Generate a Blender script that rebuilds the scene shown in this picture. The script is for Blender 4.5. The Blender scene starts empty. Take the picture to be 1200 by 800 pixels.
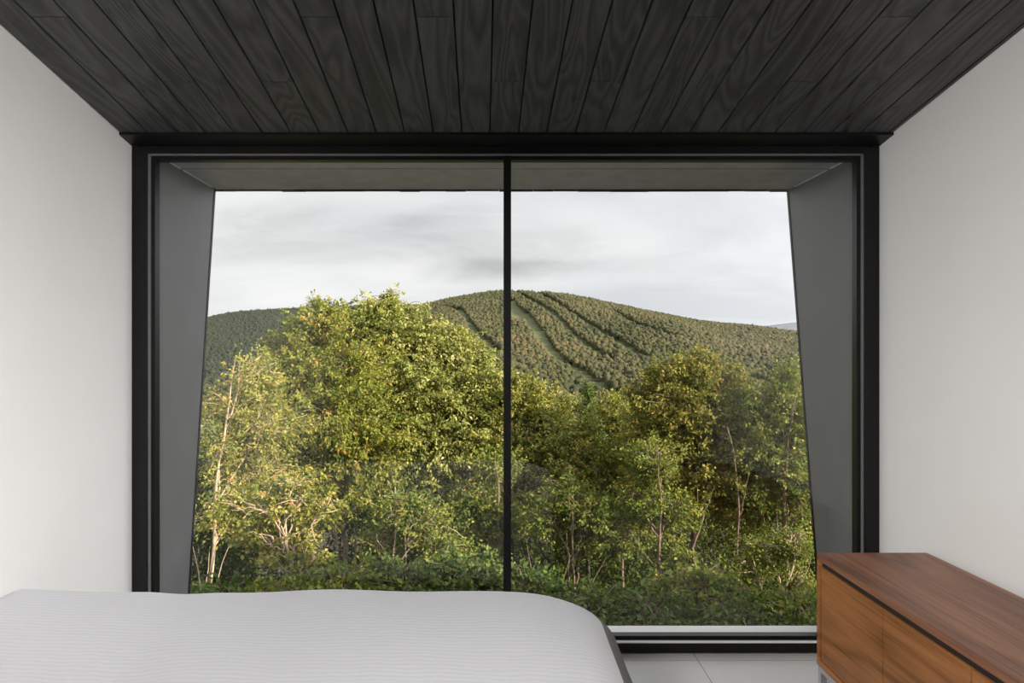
import bpy, bmesh, math, random
import numpy as np
from mathutils import Vector

C = bpy.context.scene.collection
RNG = np.random.default_rng(7)
random.seed(7)
F = 800.0            # focal length in pixels of the 1200 px wide frame
CX, CY = 597.0, 418.0
CAMZ = 1.44

def P(px, py, Y):    # a point seen at (px, py) standing Y metres away
    return np.array([(px - CX) / F * Y, Y, CAMZ + (CY - py) / F * Y])

# ------------------------------------------------------------------ helpers
def tag(o, label=None, cat=None, group=None, kind=None):
    if label: o['label'] = label
    if cat: o['category'] = cat
    if group: o['group'] = group
    if kind: o['kind'] = kind
    return o

def empty(name, loc=(0, 0, 0)):
    o = bpy.data.objects.new(name, None)
    o.empty_display_size = 0.2
    C.objects.link(o)
    o.location = loc
    return o

def link(name, me, mat=None, parent=None, smooth=False):
    o = bpy.data.objects.new(name, me)
    C.objects.link(o)
    if mat: me.materials.append(mat)
    me.polygons.foreach_set('use_smooth', np.full(len(me.polygons), bool(smooth)))
    if parent:
        o.parent = parent
        o.location = -Vector(parent.location)      # meshes are written in world coordinates
    return o

def obj(name, bm, mat, parent=None, bevel=0.0, smooth=False, seg=2):
    if bevel > 0:
        bmesh.ops.bevel(bm, geom=list(bm.edges), offset=bevel, segments=seg, affect='EDGES', profile=0.5)
    bmesh.ops.recalc_face_normals(bm, faces=bm.faces)
    me = bpy.data.meshes.new(name)
    bm.to_mesh(me); bm.free()
    return link(name, me, mat, parent, smooth)

def add_hexa(bm, pts):       # 8 corners: 4 of one end in order, then 4 of the other
    v = [bm.verts.new(p) for p in pts]
    for f in ((0, 1, 2, 3), (7, 6, 5, 4), (0, 4, 5, 1), (1, 5, 6, 2), (2, 6, 7, 3), (3, 7, 4, 0)):
        bm.faces.new([v[i] for i in f])

def add_box(bm, x0, x1, y0, y1, z0, z1):
    add_hexa(bm, [(x0, y0, z0), (x1, y0, z0), (x1, y1, z0), (x0, y1, z0),
                  (x0, y0, z1), (x1, y0, z1), (x1, y1, z1), (x0, y1, z1)])

def box(name, x0, x1, y0, y1, z0, z1, mat, parent=None, bevel=0.0):
    bm = bmesh.new(); add_box(bm, x0, x1, y0, y1, z0, z1)
    return obj(name, bm, mat, parent, bevel)

def np_mesh(name, verts, faces, mat=None, parent=None, tint=None, smooth=False):
    """faces: (n,k) int array, all of one size"""
    me = bpy.data.meshes.new(name)
    verts = np.asarray(verts, dtype=np.float32); faces = np.asarray(faces, dtype=np.int32)
    n, k = faces.shape
    me.vertices.add(len(verts)); me.vertices.foreach_set('co', verts.ravel())
    me.loops.add(n * k); me.loops.foreach_set('vertex_index', faces.ravel())
    me.polygons.add(n)
    me.polygons.foreach_set('loop_start', np.arange(0, n * k, k, dtype=np.int32))
    me.polygons.foreach_set('loop_total', np.full(n, k, dtype=np.int32))
    me.update(calc_edges=True)
    if tint is not None:
        a = me.attributes.new('tint', 'FLOAT', 'POINT')
        a.data.foreach_set('value', np.asarray(tint, dtype=np.float32))
    me.validate()
    return link(name, me, mat, parent, smooth)

# ------------------------------------------------------------------ materials
def new_mat(name):
    m = bpy.data.materials.new(name); m.use_nodes = True
    nt = m.node_tree
    return m, nt, nt.nodes['Principled BSDF'], nt.nodes['Material Output']

def N(nt, kind, **kw):
    n = nt.nodes.new(kind)
    for k, v in kw.items():
        if k in n.inputs: n.inputs[k].default_value = v
        else: setattr(n, k, v)
    return n

def ramp(nt, stops):
    r = nt.nodes.new('ShaderNodeValToRGB')
    e = r.color_ramp.elements
    while len(e) < len(stops): e.new(0.5)
    for i, (p, c) in enumerate(stops):
        e[i].position = p; e[i].color = (*c, 1)
    return r

def simple(name, col, rough=0.5, metallic=0.0, spec=0.5, noise=0.0, nscale=20.0, bump=0.0):
    m, nt, b, out = new_mat(name)
    b.inputs['Roughness'].default_value = rough
    b.inputs['Metallic'].default_value = metallic
    b.inputs['Specular IOR Level'].default_value = spec
    tc = N(nt, 'ShaderNodeTexCoord')
    nz = N(nt, 'ShaderNodeTexNoise', Scale=nscale, Detail=5.0)
    nt.links.new(tc.outputs['Object'], nz.inputs['Vector'])
    lo = tuple(c * (1 - noise) for c in col); hi = tuple(min(1, c * (1 + noise)) for c in col)
    r = ramp(nt, [(0.3, lo), (0.7, hi)])
    nt.links.new(nz.outputs['Fac'], r.inputs['Fac'])
    nt.links.new(r.outputs['Color'], b.inputs['Base Color'])
    if bump > 0:
        bp = N(nt, 'ShaderNodeBump', Strength=bump, Distance=0.01)
        nt.links.new(nz.outputs['Fac'], bp.inputs['Height'])
        nt.links.new(bp.outputs['Normal'], b.inputs['Normal'])
    return m

def wood(name, stops, rough, axis, gscale=18.0, bump=0.15, spec=0.5, knots=True, seedattr=False, wr=0.22, wf=0.42, wb=0.45, stretch=0.09):
    """procedural wood with the grain running along one axis (0 = x, 1 = y)"""
    m, nt, b, out = new_mat(name)
    b.inputs['Roughness'].default_value = rough
    b.inputs['Specular IOR Level'].default_value = spec
    tc = N(nt, 'ShaderNodeTexCoord')
    vec = tc.outputs['Object']
    if seedattr:
        at = N(nt, 'ShaderNodeAttribute', attribute_name='tint')
        mul = N(nt, 'ShaderNodeVectorMath', operation='SCALE')
        mul.inputs[0].default_value = (17.3, 31.7, 23.1)
        nt.links.new(at.outputs['Fac'], mul.inputs['Scale'])
        ad = N(nt, 'ShaderNodeVectorMath', operation='ADD')
        nt.links.new(vec, ad.inputs[0]); nt.links.new(mul.outputs[0], ad.inputs[1])
        vec = ad.outputs[0]
    mp = N(nt, 'ShaderNodeMapping')
    s = [1.0, 1.0, 1.0]; s[axis] = stretch
    mp.inputs['Scale'].default_value = s
    nt.links.new(vec, mp.inputs['Vector'])
    # slow warp makes cathedral figures
    w = N(nt, 'ShaderNodeTexNoise', Scale=5.0, Detail=2.0, Distortion=0.6)
    nt.links.new(mp.outputs[0], w.inputs['Vector'])
    rings = N(nt, 'ShaderNodeMath', operation='MULTIPLY'); rings.inputs[1].default_value = gscale
    nt.links.new(w.outputs['Fac'], rings.inputs[0])
    fr = N(nt, 'ShaderNodeMath', operation='PINGPONG'); fr.inputs[1].default_value = 1.0
    nt.links.new(rings.outputs[0], fr.inputs[0])
    fine = N(nt, 'ShaderNodeTexNoise', Scale=110.0, Detail=7.0, Roughness=0.7)
    mp2 = N(nt, 'ShaderNodeMapping'); s2 = [1.0, 1.0, 1.0]; s2[axis] = 0.022
    mp2.inputs['Scale'].default_value = s2
    nt.links.new(vec, mp2.inputs['Vector']); nt.links.new(mp2.outputs[0], fine.inputs['Vector'])
    broad = N(nt, 'ShaderNodeTexNoise', Scale=9.0, Detail=3.0, Roughness=0.55, Distortion=0.4)
    nt.links.new(mp.outputs[0], broad.inputs['Vector'])
    a1 = N(nt, 'ShaderNodeMath', operation='MULTIPLY_ADD'); a1.inputs[1].default_value = wr
    m0 = N(nt, 'ShaderNodeMath', operation='MULTIPLY'); m0.inputs[1].default_value = wf
    nt.links.new(fine.outputs['Fac'], m0.inputs[0])
    nt.links.new(fr.outputs[0], a1.inputs[0]); nt.links.new(m0.outputs[0], a1.inputs[2])
    a2 = N(nt, 'ShaderNodeMath', operation='MULTIPLY_ADD'); a2.inputs[1].default_value = wb
    nt.links.new(broad.outputs['Fac'], a2.inputs[0]); nt.links.new(a1.outputs[0], a2.inputs[2])
    fac = a2.outputs[0]
    if knots:
        mk = N(nt, 'ShaderNodeMapping'); sk = [1.0, 1.0, 1.0]; sk[axis] = 0.5
        mk.inputs['Scale'].default_value = sk
        nt.links.new(vec, mk.inputs['Vector'])
        vo = N(nt, 'ShaderNodeTexVoronoi', Scale=4.2)
        nt.links.new(mk.outputs[0], vo.inputs['Vector'])
        kr = N(nt, 'ShaderNodeMapRange'); kr.inputs['From Min'].default_value = 0.02; kr.inputs['From Max'].default_value = 0.085
        kr.inputs['To Min'].default_value = 0.45; kr.inputs['To Max'].default_value = 0.0
        nt.links.new(vo.outputs['Distance'], kr.inputs['Value'])
        sub = N(nt, 'ShaderNodeMath', operation='SUBTRACT')
        nt.links.new(fac, sub.inputs[0]); nt.links.new(kr.outputs[0], sub.inputs[1])
        fac = sub.outputs[0]
    r = ramp(nt, stops)
    nt.links.new(fac, r.inputs['Fac']); nt.links.new(r.outputs['Color'], b.inputs['Base Color'])
    bp = N(nt, 'ShaderNodeBump', Strength=bump, Distance=0.004)
    nt.links.new(fac, bp.inputs['Height']); nt.links.new(bp.outputs['Normal'], b.inputs['Normal'])
    return m

def leaf_mat(name, stops, trans=0.35, rough=0.5, spec=0.25):
    m, nt, b, out = new_mat(name)
    at = N(nt, 'ShaderNodeAttribute', attribute_name='tint')
    r = ramp(nt, stops)
    nt.links.new(at.outputs['Fac'], r.inputs['Fac'])
    nt.links.new(r.outputs['Color'], b.inputs['Base Color'])
    b.inputs['Roughness'].default_value = rough
    b.inputs['Specular IOR Level'].default_value = spec
    tr = N(nt, 'ShaderNodeBsdfTranslucent')
    nt.links.new(r.outputs['Color'], tr.inputs['Color'])
    mx = N(nt, 'ShaderNodeMixShader'); mx.inputs[0].default_value = trans
    nt.links.new(b.outputs[0], mx.inputs[1]); nt.links.new(tr.outputs[0], mx.inputs[2])
    nt.links.new(mx.outputs[0], out.inputs['Surface'])
    return m

M = {}
M['wall'] = simple('painted_plaster', (0.80, 0.795, 0.785), rough=0.85, spec=0.2, noise=0.012, nscale=3.0)
M['black_frame'] = simple('black_aluminium', (0.005, 0.005, 0.0055), rough=0.4, noise=0.1, spec=0.3)
M['bead'] = simple('lit_grey_bead', (0.26, 0.26, 0.26), rough=0.35, metallic=0.3, noise=0.05)
M['fin'] = simple('grey_steel_cladding', (0.125, 0.127, 0.132), rough=0.5, noise=0.06, nscale=6.0, spec=0.5)
M['soffit'] = simple('charcoal_board', (0.42, 0.42, 0.44), rough=0.5, noise=0.12, nscale=9.0)
M['sill'] = simple('pale_metal_sill', (0.84, 0.83, 0.82), rough=0.5, noise=0.03, nscale=5.0)
M['chrome'] = simple('brushed_steel', (0.62, 0.62, 0.63), rough=0.28, metallic=1.0, noise=0.03)
M['dark_void'] = simple('black_backing', (0.006, 0.006, 0.006), rough=0.9, noise=0.1)
M['exterior'] = simple('dark_cladding', (0.03, 0.03, 0.03), rough=0.8, noise=0.2)
M['soil'] = simple('leaf_litter_soil', (0.035, 0.026, 0.016), rough=0.95, noise=0.5, nscale=2.5, bump=0.6)
M['plank'] = wood('black_stained_spruce', [(0.22, (0.018, 0.018, 0.0182)), (0.5, (0.05, 0.05, 0.051)), (0.8, (0.092, 0.092, 0.094))],
                  0.48, 1, gscale=24.0, bump=0.6, spec=0.5, seedattr=True, wr=0.36, wf=0.46, wb=0.15, stretch=0.055)
WAL = [(0.28, (0.07, 0.025, 0.008)), (0.45, (0.21, 0.082, 0.022)), (0.60, (0.33, 0.130, 0.042)), (0.80, (0.44, 0.188, 0.066))]  # warm light on the front put into the walnut colours
M['walnut_front'] = wood('walnut_front_lit_tone', WAL, 0.42, 1, gscale=11.0, bump=0.05, wr=0.2, wf=0.66, wb=0.30, spec=0.3)
WAT = [(0.30, (0.06, 0.027, 0.017)), (0.45, (0.15, 0.066, 0.038)), (0.58, (0.235, 0.105, 0.060)), (0.76, (0.34, 0.16, 0.092))]  # same walnut, the cooler light on the top put into its colours
M['walnut_top'] = wood('walnut_top_lit_tone', WAT, 0.42, 1, gscale=11.0, bump=0.05, knots=False, wr=0.2, wf=0.66, wb=0.30, spec=0.3)
M['shaded_walnut'] = simple('shaded_walnut', (0.018, 0.009, 0.006), rough=0.7, noise=0.3)  # shade inside the grip groove put into this near-black brown
M['bark'] = simple('grey_brown_bark', (0.17, 0.12, 0.085), rough=0.9, noise=0.45, nscale=14.0, bump=0.5)
M['bark_pale'] = simple('pale_tan_bark', (0.42, 0.32, 0.22), rough=0.85, noise=0.35, nscale=14.0, bump=0.4)
M['bark_dark'] = simple('dark_bark', (0.06, 0.045, 0.035), rough=0.95, noise=0.4, nscale=14.0, bump=0.5)
M['leaf_yellow'] = leaf_mat('yellow_green_leaves', [(0.0, (0.10, 0.135, 0.024)), (0.4, (0.24, 0.255, 0.042)), (0.75, (0.42, 0.385, 0.09)), (0.95, (0.58, 0.49, 0.20)), (1.0, (0.45, 0.22, 0.06))])
M['leaf_gold'] = leaf_mat('golden_green_leaves', [(0.0, (0.09, 0.13, 0.02)), (0.45, (0.21, 0.235, 0.032)), (0.85, (0.38, 0.35, 0.065)), (0.97, (0.52, 0.43, 0.16)), (1.0, (0.42, 0.22, 0.05))])
M['leaf_pale'] = leaf_mat('pale_green_leaves', [(0.0, (0.10, 0.14, 0.03)), (0.4, (0.25, 0.275, 0.055)), (0.75, (0.43, 0.41, 0.12)), (1.0, (0.62, 0.56, 0.26))])
M['leaf_green'] = leaf_mat('mid_green_leaves', [(0.0, (0.07, 0.115, 0.018)), (0.5, (0.18, 0.225, 0.036)), (0.85, (0.33, 0.33, 0.06)), (1.0, (0.40, 0.32, 0.07))])
M['leaf_olive'] = leaf_mat('olive_gold_leaves', [(0.0, (0.095, 0.12, 0.022)), (0.45, (0.20, 0.20, 0.032)), (0.85, (0.36, 0.31, 0.06)), (0.97, (0.48, 0.36, 0.12)), (1.0, (0.42, 0.22, 0.05))])
M['leaf_deep'] = leaf_mat('deep_green_leaves', [(0.0, (0.045, 0.085, 0.016)), (0.5, (0.10, 0.155, 0.03)), (0.9, (0.20, 0.24, 0.05)), (1.0, (0.30, 0.28, 0.06))])
M['leaf_wood'] = leaf_mat('shade_toned_wood_leaves', [(0.0, (0.03, 0.05, 0.01)), (0.5, (0.07, 0.10, 0.018)), (1.0, (0.17, 0.18, 0.035))], spec=0.05, rough=0.8)  # shade behind the nearer trees put into darker greens
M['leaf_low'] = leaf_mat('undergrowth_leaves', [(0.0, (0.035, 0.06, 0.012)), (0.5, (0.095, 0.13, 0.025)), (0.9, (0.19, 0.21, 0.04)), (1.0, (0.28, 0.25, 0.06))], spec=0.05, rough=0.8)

# ribbed cotton of the bedspread
def fabric(name, col, rib, axis, dark=0.10):
    m, nt, b, out = new_mat(name)
    b.inputs['Roughness'].default_value = 0.9
    b.inputs['Specular IOR Level'].default_value = 0.15
    b.inputs['Sheen Weight'].default_value = 0.15
    tc = N(nt, 'ShaderNodeTexCoord')
    nz = N(nt, 'ShaderNodeTexNoise', Scale=11.0, Detail=3.0)
    nt.links.new(tc.outputs['Object'], nz.inputs['Vector'])
    sep = N(nt, 'ShaderNodeSeparateXYZ'); nt.links.new(tc.outputs['Object'], sep.inputs[0])
    ph = N(nt, 'ShaderNodeMath', operation='MULTIPLY_ADD'); ph.inputs[1].default_value = 0.034
    nt.links.new(nz.outputs['Fac'], ph.inputs[0]); nt.links.new(sep.outputs[axis], ph.inputs[2])
    mu = N(nt, 'ShaderNodeMath', operation='MULTIPLY'); mu.inputs[1].default_value = 2 * math.pi / rib
    nt.links.new(ph.outputs[0], mu.inputs[0])
    sn = N(nt, 'ShaderNodeMath', operation='SINE'); nt.links.new(mu.outputs[0], sn.inputs[0])
    fine = N(nt, 'ShaderNodeTexNoise', Scale=160.0, Detail=3.0)
    mp = N(nt, 'ShaderNodeMapping'); mp.inputs['Scale'].default_value = (0.25, 1, 1) if axis == 1 else (1, 0.25, 0.3)
    nt.links.new(tc.outputs['Object'], mp.inputs['Vector']); nt.links.new(mp.outputs[0], fine.inputs['Vector'])
    h = N(nt, 'ShaderNodeMath', operation='MULTIPLY_ADD'); h.inputs[1].default_value = 0.35
    nt.links.new(sn.outputs[0], h.inputs[0]); nt.links.new(fine.outputs['Fac'], h.inputs[2])
    r = ramp(nt, [(0.15, tuple(c * (1 - dark) for c in col)), (0.75, col)])
    nt.links.new(h.outputs[0], r.inputs['Fac']); nt.links.new(r.outputs['Color'], b.inputs['Base Color'])
    bp = N(nt, 'ShaderNodeBump', Strength=0.15, Distance=0.004)
    nt.links.new(h.outputs[0], bp.inputs['Height']); nt.links.new(bp.outputs['Normal'], b.inputs['Normal'])
    return m
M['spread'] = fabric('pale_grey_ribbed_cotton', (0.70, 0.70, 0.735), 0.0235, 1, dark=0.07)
M['spread_shade'] = fabric('shade_toned_cotton', (0.16, 0.16, 0.165), 0.03, 1, dark=0.5)  # same cotton on the shaded foot side, the shade put into its colour
M['mattress'] = simple('white_ticking', (0.6, 0.6, 0.6), rough=0.9, noise=0.03)

# large pale floor tiles with fine joints
def floor_mat():
    m, nt, b, out = new_mat('pale_grey_tile')
    b.inputs['Roughness'].default_value = 0.45
    tc = N(nt, 'ShaderNodeTexCoord')
    nz = N(nt, 'ShaderNodeTexNoise', Scale=3.0, Detail=6.0, Roughness=0.6)
    nt.links.new(tc.outputs['Object'], nz.inputs['Vector'])
    r = ramp(nt, [(0.3, (0.64, 0.635, 0.62)), (0.7, (0.74, 0.735, 0.72))])
    nt.links.new(nz.outputs['Fac'], r.inputs['Fac'])
    sep = N(nt, 'ShaderNodeSeparateXYZ'); nt.links.new(tc.outputs['Object'], sep.inputs[0])
    masks = []
    for ax, off, per in ((0, 0.895, 0.6), (1, 3.24, 1.2)):
        s = N(nt, 'ShaderNodeMath', operation='SUBTRACT'); s.inputs[1].default_value = off - per * 40.5
        nt.links.new(sep.outputs[ax], s.inputs[0])
        mo = N(nt, 'ShaderNodeMath', operation='MODULO'); mo.inputs[1].default_value = per
        nt.links.new(s.outputs[0], mo.inputs[0])
        d = N(nt, 'ShaderNodeMath', operation='SUBTRACT'); d.inputs[1].default_value = per / 2
        nt.links.new(mo.outputs[0], d.inputs[0])
        ab = N(nt, 'ShaderNodeMath', operation='ABSOLUTE'); nt.links.new(d.outputs[0], ab.inputs[0])
        lt = N(nt, 'ShaderNodeMath', operation='LESS_THAN'); lt.inputs[1].default_value = 0.002
        nt.links.new(ab.outputs[0], lt.inputs[0]); masks.append(lt)
    mxm = N(nt, 'ShaderNodeMath', operation='MAXIMUM')
    nt.links.new(masks[0].outputs[0], mxm.inputs[0]); nt.links.new(masks[1].outputs[0], mxm.inputs[1])
    mix = N(nt, 'ShaderNodeMix', data_type='RGBA')
    nt.links.new(mxm.outputs[0], mix.inputs['Factor'])
    nt.links.new(r.outputs['Color'], mix.inputs[6]); mix.inputs[7].default_value = (0.25, 0.25, 0.245, 1)
    nt.links.new(mix.outputs[2], b.inputs['Base Color'])
    return m
M['floor'] = floor_mat()

def glass_mat():
    m, nt, b, out = new_mat('window_glass')
    nt.nodes.remove(b)
    t = N(nt, 'ShaderNodeBsdfTransparent'); t.inputs['Color'].default_value = (0.985, 0.99, 0.988, 1)
    g = N(nt, 'ShaderNodeBsdfGlossy'); g.inputs['Roughness'].default_value = 0.0
    lw = N(nt, 'ShaderNodeLayerWeight', Blend=0.5)
    pw = N(nt, 'ShaderNodeMath', operation='POWER'); pw.inputs[1].default_value = 5.0
    nt.links.new(lw.outputs['Facing'], pw.inputs[0])
    ma = N(nt, 'ShaderNodeMath', operation='MULTIPLY_ADD'); ma.inputs[1].default_value = 0.9; ma.inputs[2].default_value = 0.031
    nt.links.new(pw.outputs[0], ma.inputs[0])
    mx = N(nt, 'ShaderNodeMixShader')
    nt.links.new(ma.outputs[0], mx.inputs[0]); nt.links.new(t.outputs[0], mx.inputs[1]); nt.links.new(g.outputs[0], mx.inputs[2])
    nt.links.new(mx.outputs[0], out.inputs['Surface'])
    return m
M['glass'] = glass_mat()

# ------------------------------------------------------------------ the room
D = 3.3                       # inner face of the window frame
SH = 0.03875                  # the side walls run 2.2 degrees off square to the window
def xs(u, Y): return u + SH * (D - Y)
UL, UR = -1.827, 1.790
def ceil_z(Y): return 2.471 + 0.1525 * (D - Y)
YB = -2.6                     # back wall

def prism(name, prof, u0, u1, mat, parent=None, bevel=0.0):
    """extrude a (Y, z) outline between two lines parallel to the side walls"""
    bm = bmesh.new()
    a = [bm.verts.new((xs(u0, y), y, z)) for y, z in prof]
    b = [bm.verts.new((xs(u1, y), y, z)) for y, z in prof]
    n = len(prof)
    bm.faces.new(a); bm.faces.new(b[::-1])
    for i in range(n):
        j = (i + 1) % n
        bm.faces.new((a[i], b[i], b[j], a[j]))
    return obj(name, bm, mat, parent, bevel)

wp = [(YB, 0), (D + 0.06, 0), (D + 0.06, ceil_z(D) + 0.2), (YB, ceil_z(YB) + 0.26)]
tag(prism('wall_left', wp, UL - 0.18, UL, M['wall']), 'plain pale grey plaster wall left of the window', 'wall', kind='structure')
tag(prism('wall_right', wp, UR, UR + 0.18, M['wall']), 'plain pale grey plaster wall beside the walnut sideboard', 'wall', kind='structure')
bm = bmesh.new()
add_box(bm, xs(UL, YB), xs(UR, YB), YB - 0.18, YB, 0, ceil_z(YB) + 0.2)
tag(obj('wall_back', bm, M['exterior']), 'dark boarded wall at the back of the room', 'wall', kind='structure')
tag(box('floor', -2.4, 2.4, YB - 0.2, D + 0.06, -0.2, 0, M['floor']), 'pale grey tiled floor with fine joints', 'floor', kind='structure')

# ceiling: black stained planks running towards the window, ends staggered on the joists
PW = 0.1331
U0 = -0.0948
rowA, rowB = 2.764, 2.36
seen = {rowA: (212, 323, 593, 709, 937), rowB: (59, 371, 508, 821, 1042)}
joints = {}
for row, pxs in seen.items():
    for px in pxs:
        u = (px - CX) / F * row - SH * (D - row)
        joints.setdefault(math.floor((u - U0) / PW), []).append(row)
V, Fq, T = [], [], []
def plank(u0, u1, ya, yb, seed):
    g, th, bv = 0.0019, 0.02, 0.002
    prof = [(u0 + g, 0.006), (u0 + g + bv, 0.0), (u1 - g - bv, 0.0), (u1 - g, 0.006), (u1 - g, th), (u0 + g, th)]
    base = len(V)
    for y in (ya + 0.0016, yb - 0.0016):
        for u, dz in prof:
            V.append((xs(u, y), y, ceil_z(y) + dz)); T.append(seed)
    n = len(prof)
    for i in range(n):
        j = (i + 1) % n
        Fq.append((base + i, base + j, base + n + j, base + n + i))
    Fq.append((base, base + 1, base + 2, base + 3)); Fq.append((base, base + 3, base + 4, base + 5))
    b2 = base + n
    Fq.append((b2 + 3, b2 + 2, b2 + 1, b2)); Fq.append((b2 + 5, b2 + 4, b2 + 3, b2))
n0 = math.floor((UL - U0) / PW); n1 = math.floor((UR - U0) / PW)
for n in range(n0, n1 + 1):
    a = max(UL, U0 + n * PW); b = min(UR, U0 + (n + 1) * PW)
    if b - a < 0.012: continue
    cuts = sorted(joints.get(n, []))
    y = (cuts[0] if cuts else D) - 0.404 * random.choice((4, 5, 6)) - (0 if cuts else 0.1)
    while y > YB:
        cuts.insert(0, y); y -= 0.404 * random.choice((4, 5, 6))
    ends = [YB] + cuts + [D - 0.01]
    for ya, yb in zip(ends[:-1], ends[1:]):
        plank(a, b, ya, yb, random.random())
ce = np_mesh('ceiling', V, Fq, M['plank'], tint=T)
tag(ce, 'sloping ceiling of black stained timber planks', 'ceiling', kind='structure')
bm = bmesh.new()
add_hexa(bm, [(xs(UL, YB), YB, ceil_z(YB) + 0.021), (xs(UR, YB), YB, ceil_z(YB) + 0.021), (xs(UR, YB), YB, ceil_z(YB) + 0.06), (xs(UL, YB), YB, ceil_z(YB) + 0.06),
              (UL, D, ceil_z(D) + 0.021), (UR, D, ceil_z(D) + 0.021), (UR, D, ceil_z(D) + 0.06), (UL, D, ceil_z(D) + 0.06)])
obj('backing', bm, M['dark_void'], ce)
# black strip where the planks stop at the window
bm = bmesh.new()
add_hexa(bm, [(xs(UL, 3.187), 3.187, ceil_z(3.187) - 0.012), (xs(UR, 3.187), 3.187, ceil_z(3.187) - 0.012), (xs(UR, 3.187), 3.187, ceil_z(3.187) + 0.002), (xs(UL, 3.187), 3.187, ceil_z(3.187) + 0.002),
              (UL, D, ceil_z(D) - 0.012), (UR, D, ceil_z(D) - 0.012), (UR, D, ceil_z(D) + 0.002), (UL, D, ceil_z(D) + 0.002)])
tag(obj('trim_1', bm, M['black_frame']), 'black strip closing the plank ceiling above the window', 'trim', kind='structure')

# window: black frame, recessed bead, two panes and a mullion
win = empty('window_1', (0, D, 0))
tag(win, 'wide black framed picture window of two panes', 'window', kind='structure')
K = D / F
def wx(px, Y=D): return (px - CX) / F * Y
def wz(py, Y=D): return CAMZ + (CY - py) / F * Y
xi0, xi1, zt, zb = wx(172), wx(1013.5), wz(179.5), wz(753.5)
bm = bmesh.new()
add_box(bm, UL + 0.002, xi0, D, D + 0.075, 0.012, ceil_z(D) - 0.014)
add_box(bm, xi1, UR - 0.002, D, D + 0.075, 0.012, ceil_z(D) - 0.014)
add_box(bm, xi0, xi1, D + 0.0005, D + 0.075, zt, ceil_z(D) - 0.014)
add_box(bm, xi0, xi1, D + 0.0005, D + 0.075, 0.012, zb)
obj('outer_frame', bm, M['black_frame'], win)
# bead set back inside the frame, light on its edge put into the grey
def rim(name, inset0, inset1, y0, y1, mat):
    b = bmesh.new()
    add_box(b, xi0 + inset0, xi0 + inset1, y0, y1, zb + inset0, zt - inset0)
    add_box(b, xi1 - inset1, xi1 - inset0, y0, y1, zb + inset0, zt - inset0)
    add_box(b, xi0 + inset1, xi1 - inset1, y0, y1, zt - inset1, zt - inset0)
    add_box(b, xi0 + inset1, xi1 - inset1, y0, y1, zb + inset0, zb + inset1)
    return obj(name, b, mat, win)
rim('bead', 0.0, 0.005, D + 0.012, D + 0.07, M['bead'])
box('threshold_strip', xi0 + 0.001, xi1 - 0.001, D + 0.0002, D + 0.011, zb + 0.0005, zb + 0.0085, M['sill'], win)
rim('sash', 0.005, 0.024, D + 0.03, D + 0.075, M['black_frame'])
YG = D + 0.055
xm = wx(594.5, D + 0.02)
mg = bmesh.new()
add_box(mg, xm - 0.0185, xm + 0.0185, D + 0.015, D + 0.075, zb + 0.007, zt - 0.007)
obj('mullion', mg, M['black_frame'], win, bevel=0.003)
for a, b in ((xi0 + 0.012, xm - 0.010), (xm + 0.010, xi1 - 0.012)):
    box('glass_pane', a, b, YG, YG + 0.012, zb + 0.010, zt - 0.010, M['glass'], win)

# steel fins, soffit and sloping sill outside the glass
Y0 = D + 0.08
def fin(name, u, sgn, top, yb, label):
    lo = (yb, -0.06)
    prof = [(Y0, -0.06), (Y0, 2.50), (top, 2.50), lo]
    o = prism(name, prof, u, u + sgn * 0.14, M['fin'])
    tag(o, label, 'fin', kind='structure')
    e = 0.014
    prism('edge_trim', [(top - e, 2.47), (top + 0.006, 2.47), (lo[0] + 0.006, lo[1]), (lo[0] - e, lo[1])], u - sgn * 0.004, u + sgn * 0.1, M['black_frame'], o)
    return o
fin('trim_2', -1.772 - SH * 0.0 + 0.0031, -1, 4.18, 3.78, 'grey steel fin slanting outside the glass beside the left wall')
fin('trim_3', 1.751 + 0.0031, 1, 4.219, 3.80, 'darker grey steel fin slanting outside the glass behind the sideboard')
bm = bmesh.new()
for a, b in ((Y0, 3.698), (3.714, 4.20)):
    za, zb2 = 2.456 + (a - 3.4) * 0.0165, 2.456 + (b - 3.4) * 0.0165
    add_hexa(bm, [(-1.80, a, za), (1.77, a, za), (1.77, a, za + 0.03), (-1.80, a, za + 0.03),
                  (-1.83, b, zb2), (1.745, b, zb2), (1.745, b, zb2 + 0.03), (-1.83, b, zb2 + 0.03)])
so = obj('trim_4', bm, M['soffit'])
tag(so, 'charcoal soffit boards over the outside of the window', 'soffit', kind='structure')
bm = bmesh.new()
add_box(bm, -1.9, 1.85, Y0, 4.19, 2.506, 2.56)
obj('backing', bm, M['dark_void'], so)
bm = bmesh.new()
x = -1.83
while x < 1.74:                          # the boards of the fascia end unevenly
    w = random.uniform(0.10, 0.24); x2 = min(1.745, x + w)
    add_box(bm, x, x2 - 0.002, 4.20, 4.225, 2.455 + random.uniform(0.004, 0.009), 2.62)
    x = x2
obj('fascia', bm, M['exterior'], so)
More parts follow.
